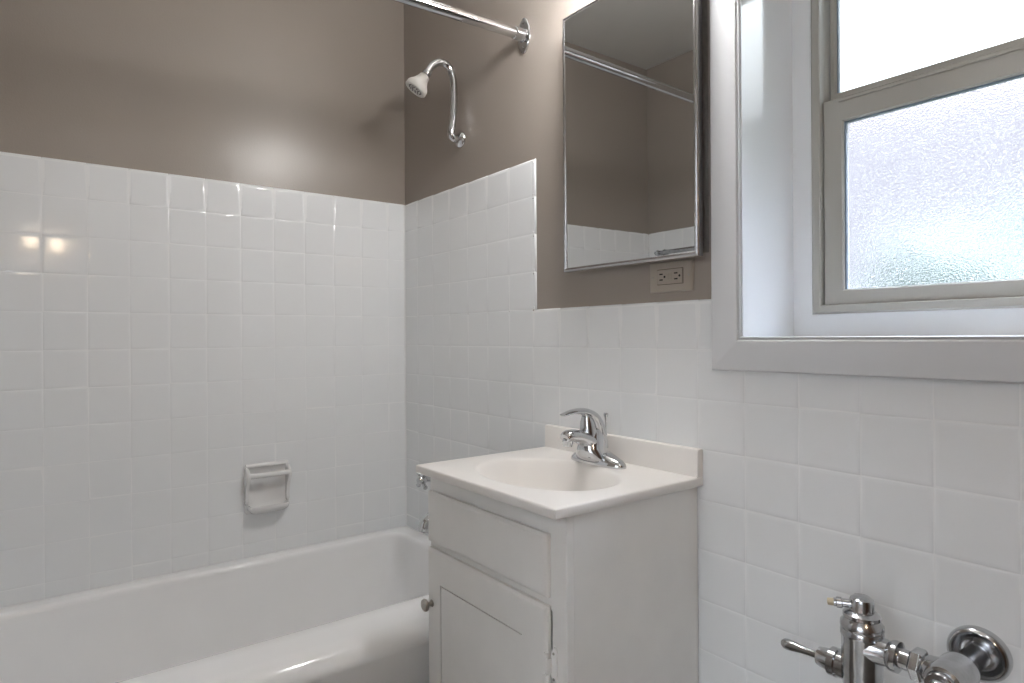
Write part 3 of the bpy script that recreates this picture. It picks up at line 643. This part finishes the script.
# handle
hz = 0.654
sk = lp(fv, 'handle_socket', lathe(BM(), (vx - 0.022, vy, hz), (-1, 0, 0), [(0, 0.021), (0.012, 0.0205), (0.014, 0.0225), (0.024, 0.0225), (0.026, 0.0175), (0.038, 0.0160), (0.044, 0.0145), (0.045, 0.008)], 32), CH, smooth=35)
lp(sk, 'handle', lathe(BM(), (vx - 0.064, vy, hz), (-1, 0, -0.04), [(0, 0.0062), (0.018, 0.0060), (0.030, 0.0066), (0.044, 0.0084), (0.054, 0.0092), (0.060, 0.0082), (0.064, 0.0050), (0.0655, 0.0015)], 24), CH, smooth=60)

# toilet under the valve (just below the frame)
to = thing('toilet', 'white toilet bowl with open seat below the flush valve', 'toilet', (1.672, -0.35, 0))
bm = BM(); L = []
for z, a, b, cy in ((0.002, 0.12, 0.22, -0.33), (0.04, 0.115, 0.215, -0.33), (0.15, 0.10, 0.19, -0.31), (0.25, 0.12, 0.21, -0.33), (0.33, 0.165, 0.26, -0.37), (0.375, 0.18, 0.28, -0.385), (0.39, 0.175, 0.275, -0.385), (0.385, 0.13, 0.21, -0.40), (0.33, 0.12, 0.19, -0.40), (0.24, 0.07, 0.11, -0.38), (0.22, 0.02, 0.03, -0.38)):
    L.append([(1.672 + a * math.cos(t), cy + b * math.sin(t), z) for t in [2 * PI * i / 40 for i in range(40)]])
loft(bm, L); lp(to, 'bowl', bm, M['tub'], smooth=60)
bm = BM(); L = []
for z, a, b in ((0.392, 0.180, 0.225), (0.404, 0.182, 0.228), (0.412, 0.172, 0.218), (0.412, 0.118, 0.160), (0.404, 0.112, 0.152), (0.392, 0.114, 0.154)):
    L.append([(1.672 + a * math.cos(t), -0.44 + b * math.sin(t), z) for t in [2 * PI * i / 40 for i in range(40)]])
L.append(L[0]); loft(bm, L, False, False); bmesh.ops.remove_doubles(bm, verts=bm.verts[:], dist=1e-6)
lp(to, 'seat', bm, M['plastic'], smooth=60)
lp(to, 'spud', lathe(BM(), (vx, vy, 0.386), (0, 0, 1), [(0, 0.030), (0.006, 0.030), (0.008, 0.024), (0.020, 0.024)], 24), CH, smooth=40)

# towel bar on the wall opposite the mirror (seen in the mirror)
tb = thing('towel_bar', 'chrome towel bar on the tiled end wall, reflected in the mirror', 'towel bar', (0.23, -LEN, 1.585))
bm = lathe(BM(), (0.085, -LEN + 0.055, 1.585), (1, 0, 0), [(0, 0.0095), (0.001, 0.011), (0.519, 0.011), (0.52, 0.0095)], 20); lp(tb, 'bar', bm, M['old_chrome'], smooth=60)
for x in (0.10, 0.59): lp(tb, 'bracket', lathe(BM(), (x, -LEN, 1.585), (0, 1, 0), [(0, 0.022), (0.006, 0.022), (0.012, 0.012), (0.045, 0.011), (0.050, 0.014), (0.062, 0.014), (0.066, 0.008)], 24), M['chrome'], smooth=40)

# door and lamp behind the camera
dr_ = bpy.data.objects.new('door_1', None); C.objects.link(dr_); dr_.location = (RX, -0.62, 0); struct(dr_)
def dp(name, bm, m, **k):
    o = obj(name, bm, m, **k); o.parent = dr_; o.location = -dr_.location; return o
bm = box(BM(), RX - 0.035, RX - 0.002, -0.98, -0.26, 0.004, 2.03)
for z0, z1 in ((0.2, 0.9), (1.05, 1.85)): box(bm, RX - 0.043, RX - 0.034, -0.88, -0.36, z0, z1)
dp('door_leaf', bm, M['wood'], bevel=(0.003, 2))
dp('door_knob', lathe(BM(), (RX - 0.035, -0.92, 0.98), (-1, 0, 0), [(0, 0.03), (0.005, 0.03), (0.01, 0.012), (0.035, 0.012), (0.042, 0.025), (0.055, 0.028), (0.066, 0.02), (0.068, 0.005)], 24), M['satin'], smooth=40)
sc = thing('wall_sconce', 'small wall light with two warm bulbs on the wall facing the tub', 'wall light', (RX, -1.09, 1.83))
lp(sc, 'back_plate', box(BM(), RX - 0.02, RX, -1.20, -0.98, 1.80, 1.86), M['chrome'], bevel=(0.004, 2))
for dy in (-0.075, 0.075):
    h = lp(sc, 'bulb_holder', lathe(BM(), (RX - 0.02, -1.09 + dy, 1.83), (-1, 0, 0), [(0, 0.018), (0.03, 0.018)], 20), M['chrome'], smooth=40)
    bm = BM(); bmesh.ops.create_uvsphere(bm, u_segments=20, v_segments=12, radius=0.033)
    for v in bm.verts: v.co += Vector((RX - 0.078, -1.09 + dy, 1.83))
    lp(h, 'bulb', bm, M['warm_bulb'], smooth=80)

cl = thing('ceiling_fill_light', 'added unseen round fill light on the ceiling near the window', 'fill light', (2.30, -0.75, H))  # fixture added for soft ambient fill, out of view
lp(cl, 'fill_dome_plate', lathe(BM(), (2.30, -0.75, H), (0, 0, -1), [(0, 0.17), (0.018, 0.17), (0.022, 0.165)], 40), M['plastic'], smooth=40)
lp(cl, 'fill_dome', lathe(BM(), (2.30, -0.75, H - 0.022), (0, 0, -1), [(0, 0.16), (0.02, 0.158), (0.045, 0.14), (0.07, 0.10), (0.082, 0.05), (0.085, 0.005)], 40), M['dome'], smooth=60)

bm = BM(); loft(bm, [[(0.0004, -0.0004, z), (0.0055, -0.0004, z), (0.0025, -0.0025, z), (0.0004, -0.0055, z)] for z in (RIM, TOP - 0.003)])
struct(obj('trim_5', bm, M['grout'], smooth=80))
